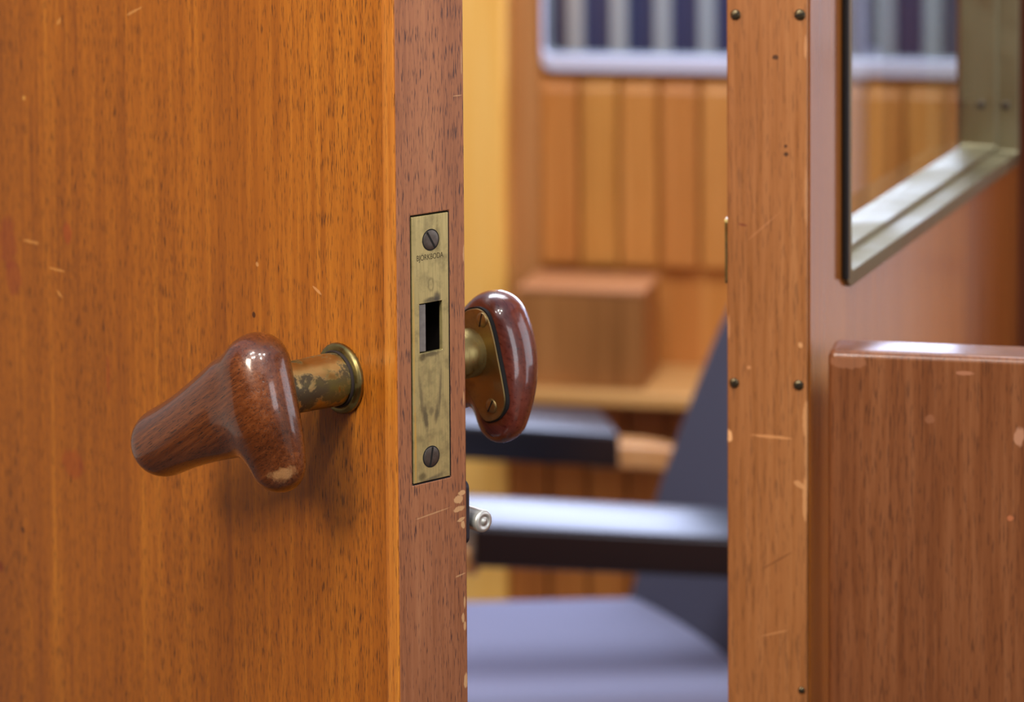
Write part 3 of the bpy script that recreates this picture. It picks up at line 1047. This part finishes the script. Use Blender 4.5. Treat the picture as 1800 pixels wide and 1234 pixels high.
# strike plate let into the side of the post facing the gap
p0, p1 = hit(1281, 386, wj), hit(1281, 500, wj)
obj('strike_plate', prism(rrect(wj + .001, p1.z, wj + .022, p0.z, .002), j0 - .0012, j0 + .0006), M_BRASS_ROSE, post)['label'] = 'tarnished strike plate'

# ================================================================== GLAZED DOOR behind the post, opened away to the right
BA = 21.0                                   # bearing from the view axis
pstart = RM.m @ Vector((j1 + .001, wj + .004, 0))
# local x = face normal to the right/front, local y = along the leaf (away)
G = Frame((pstart.x, pstart.y, 0), -BA)
gh = lambda px, py, v=0.0: G.hit(px, py, 0, v)
gy0 = gh(1481, 300).y; gy1 = gh(1786, 200).y
gz0 = gh(1497, 497).z
print('glazed opening', gy0, gy1, gz0, gh(1774, 271).z, gh(1650, 388).z)
GT = .042
gdoor = empty('door_2', frame=G)
tag(gdoor, 'glazed wooden door with brass window frame opened away behind the post', 'door', 'structure')
M_GD = wood('glazed_door_mahogany', (152, 82, 26), (180, 106, 38), (200, 126, 52), (112, 60, 26), pore=.3, rough=.3, coat=1.0, coat_rough=.12, seed=31, streak=20)
GW = gh(1791, 300).y
rr_ = .012
ou = rrect(gy0, gz0, gy1, 1.78, rr_, 8)
iu_n = len(ou)


def outer_for(L, y0, z0, y1, z1, n=8):
    cs = [(y1, z1), (y0, z1), (y0, z0), (y1, z0)]
    return [cs[k // (n + 1)] for k in range(len(L))]


fl = .006
inn = rrect(gy0 + .002, gz0 + .002, gy1 - .002, 1.778, rr_ - .002, 8)
oo = outer_for(inn, 0, .012, GW, 2.02)
bm = ring_sweep([[(0, y, z) for y, z in oo], [(0, y, z) for y, z in inn], [(-GT, y, z) for y, z in inn], [(-GT, y, z) for y, z in oo]])
obj('door_leaf', bm, M_GD, gdoor)
M_GD.node_tree.nodes['Principled BSDF'].inputs['Coat IOR'].default_value = 1.9
M_HP = wood('dark_hinge_post', (80, 40, 22), (102, 52, 28), (120, 64, 36), (60, 30, 20), pore=.3, rough=.45, seed=43, streak=14)
hp = obj('trim_4', box((-.05, GW + .003, 0), (.045, GW + .075, 2.2)), M_HP, frame=G, bevel=.003)
tag(hp, 'dark wooden hinge post at the far end of the glazed door', 'post', 'structure')
M_BR = brass('window_brass', (150, 144, 116), (134, 128, 96), .3, 14, .46)
# brass lining: flange on the face, reveal through the leaf, glazing bead
zb_ = .0095
def rl(d, x): return [(x, y, z) for y, z in rrect(gy0 + d, gz0 + d, gy1 - d, 1.78 - d, max(.002, rr_ - d), 8)]
bm = ring_sweep([rl(0, .0005), rl(0, .0028), rl(zb_, .0034), rl(zb_ + .001, -.012), rl(zb_ + .004, -.0125), rl(zb_ + .0045, -.0145), rl(zb_ + .0045, -.030), rl(zb_ + .0045, -.040), rl(.003, -.040)])
gf = obj('window_frame', bm, M_BR, gdoor, bevel=.0006)
gf['label'] = 'brass window frame'
M_SHADE = plain('frame_edge_shade', (20, 17, 16), .6)  # shade at the frame's left edge, put in as a dark strip
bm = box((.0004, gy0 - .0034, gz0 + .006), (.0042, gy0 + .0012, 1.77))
obj('shade_strip', bm, M_SHADE, gdoor, bevel=.0012)['label'] = 'dark strip standing in for shade along the frame edge'
obj('pane', box((-.036, gy0 + .008, gz0 + .008), (-.032, gy1 - .008, 1.772)), M_GLASS, gdoor)['label'] = 'clear glass pane'
for zz in (185, ):
    for xx, dd in ((-.006, 0), (-.024, 0)):
        yy = gy1 - zb_ - .001 - (.0035 if xx < -.013 else 0)
        p = G.hit(1730, zz, 1, yy)
        screw('frame_screw', Vector((xx, yy - .0002, p.z)), YNEG, .0034, 30, gdoor, M_STEEL_SCREW, dome=.0006)

# ================================================================== LOW PARTITION BOARD in front, at right
wbd = wj - .002
l0 = hit(1455, 700, wbd).x
zt_f = hit(1620, 622, wbd).z
print('board', l0, zt_f)
marks_b = []
for (px, py, hx, hz, col, amt) in ((1490, 637, .012, .004, (168, 116, 86), .5), (1697, 656, .006, .0014, (184, 128, 98), .7), (1792, 768, .003, .006, (190, 140, 110), .8), (1776, 911, .002, .002, (196, 120, 80), .7), (1634, 737, .003, .003, (160, 108, 78), .5)):
    p = hit(px, py, wbd)
    marks_b.append(((p.x, wbd, p.z), (hx, .004, hz), (0, 0, 0), col, amt, 240))
M_BOARD = wood('partition_mahogany', (100, 56, 32), (128, 78, 46), (148, 96, 60), (66, 40, 30), pore=.55, rough=.34, coat=.5, coat_rough=.15, seed=37, streak=30, marks=marks_b, pore_scale=(900, 70))
tag(obj('wall_front', box((l0, wbd, 0), (l0 + .62, wbd + .034, zt_f)), M_BOARD, frame=RM, bevel=.0045, bseg=4), 'low mahogany partition board with glossy rounded top edge', 'partition', 'structure')

# ================================================================== light
w = bpy.data.worlds.new('world'); SC.world = w
w.use_nodes = True
nt = w.node_tree; nt.nodes.clear()
o = nt.nodes.new('ShaderNodeOutputWorld'); b = nt.nodes.new('ShaderNodeBackground')
tc = nt.nodes.new('ShaderNodeTexCoord'); sx_ = nt.nodes.new('ShaderNodeSeparateXYZ'); rp = nt.nodes.new('ShaderNodeValToRGB')
nt.links.new(tc.outputs['Generated'], sx_.inputs[0]); nt.links.new(sx_.outputs['Z'], rp.inputs[0])
e = rp.color_ramp.elements
e[0].position = 0.0; e[0].color = (.62, .55, .48, 1)
e[1].position = .8; e[1].color = (.72, .76, 1.0, 1)
nt.links.new(rp.outputs[0], b.inputs[0]); b.inputs[1].default_value = .5
nt.links.new(b.outputs[0], o.inputs[0])


def area(name, loc, target, size, power, col, shape='RECTANGLE', sy=None):
    l = bpy.data.lights.new(name, 'AREA')
    l.energy = power; l.color = col; l.shape = shape; l.size = size
    if shape in ('RECTANGLE', 'ELLIPSE'): l.size_y = sy or size
    ob = bpy.data.objects.new(name, l); COL.objects.link(ob)
    ob.location = loc
    ob.rotation_euler = (Vector(target) - Vector(loc)).to_track_quat('-Z', 'Y').to_euler()
    return ob


area('corridor_lamp_left', (-1.1, -.2, 2.3), (-.15, 1.45, 1.1), .5, 30, (1, .86, .7), sy=.5)
area('corridor_window', (1.6, -.6, 1.7), (0, 1.4, 1.1), .8, 9, (.90, .93, 1), sy=.9)
for k, (x, y) in enumerate(((-.46, .30), (-.30, .34), (-.52, .72), (-.34, .78), (.10, .62), (.26, .30), (.42, .70))):
    area('ceiling_spot', (x, y, 2.25), (-.12, 1.4, 1.0), .07, 3.0, (1, .95, .88), 'DISK')
area('compartment_lamp', (.1, 2.3, 2.3), (.1, 3.2, .5), .9, 34, (.93, .93, 1.0), sy=.9)
wl = RM.m @ Vector((-.25, WW + .12, 1.47))
area('window_daylight', wl, RM.m @ Vector((-.25, WW - 2, 1.1)), 1.5, 44, (.62, .68, 1.0), sy=.66)
area('side_fill', RM.m @ Vector((1.2, 2.0, 1.3)), RM.m @ Vector((0, 2.0, 1.2)), 1.05, 6, (.85, .88, 1.0), sy=.85)  # added fill from a made-up side opening, for sheen on the wood

SC.view_settings.view_transform = 'Standard'
SC.view_settings.look = 'None'
SC.view_settings.gamma = 1
SC.view_settings.use_curve_mapping = False
SC.view_settings.exposure = 0.0
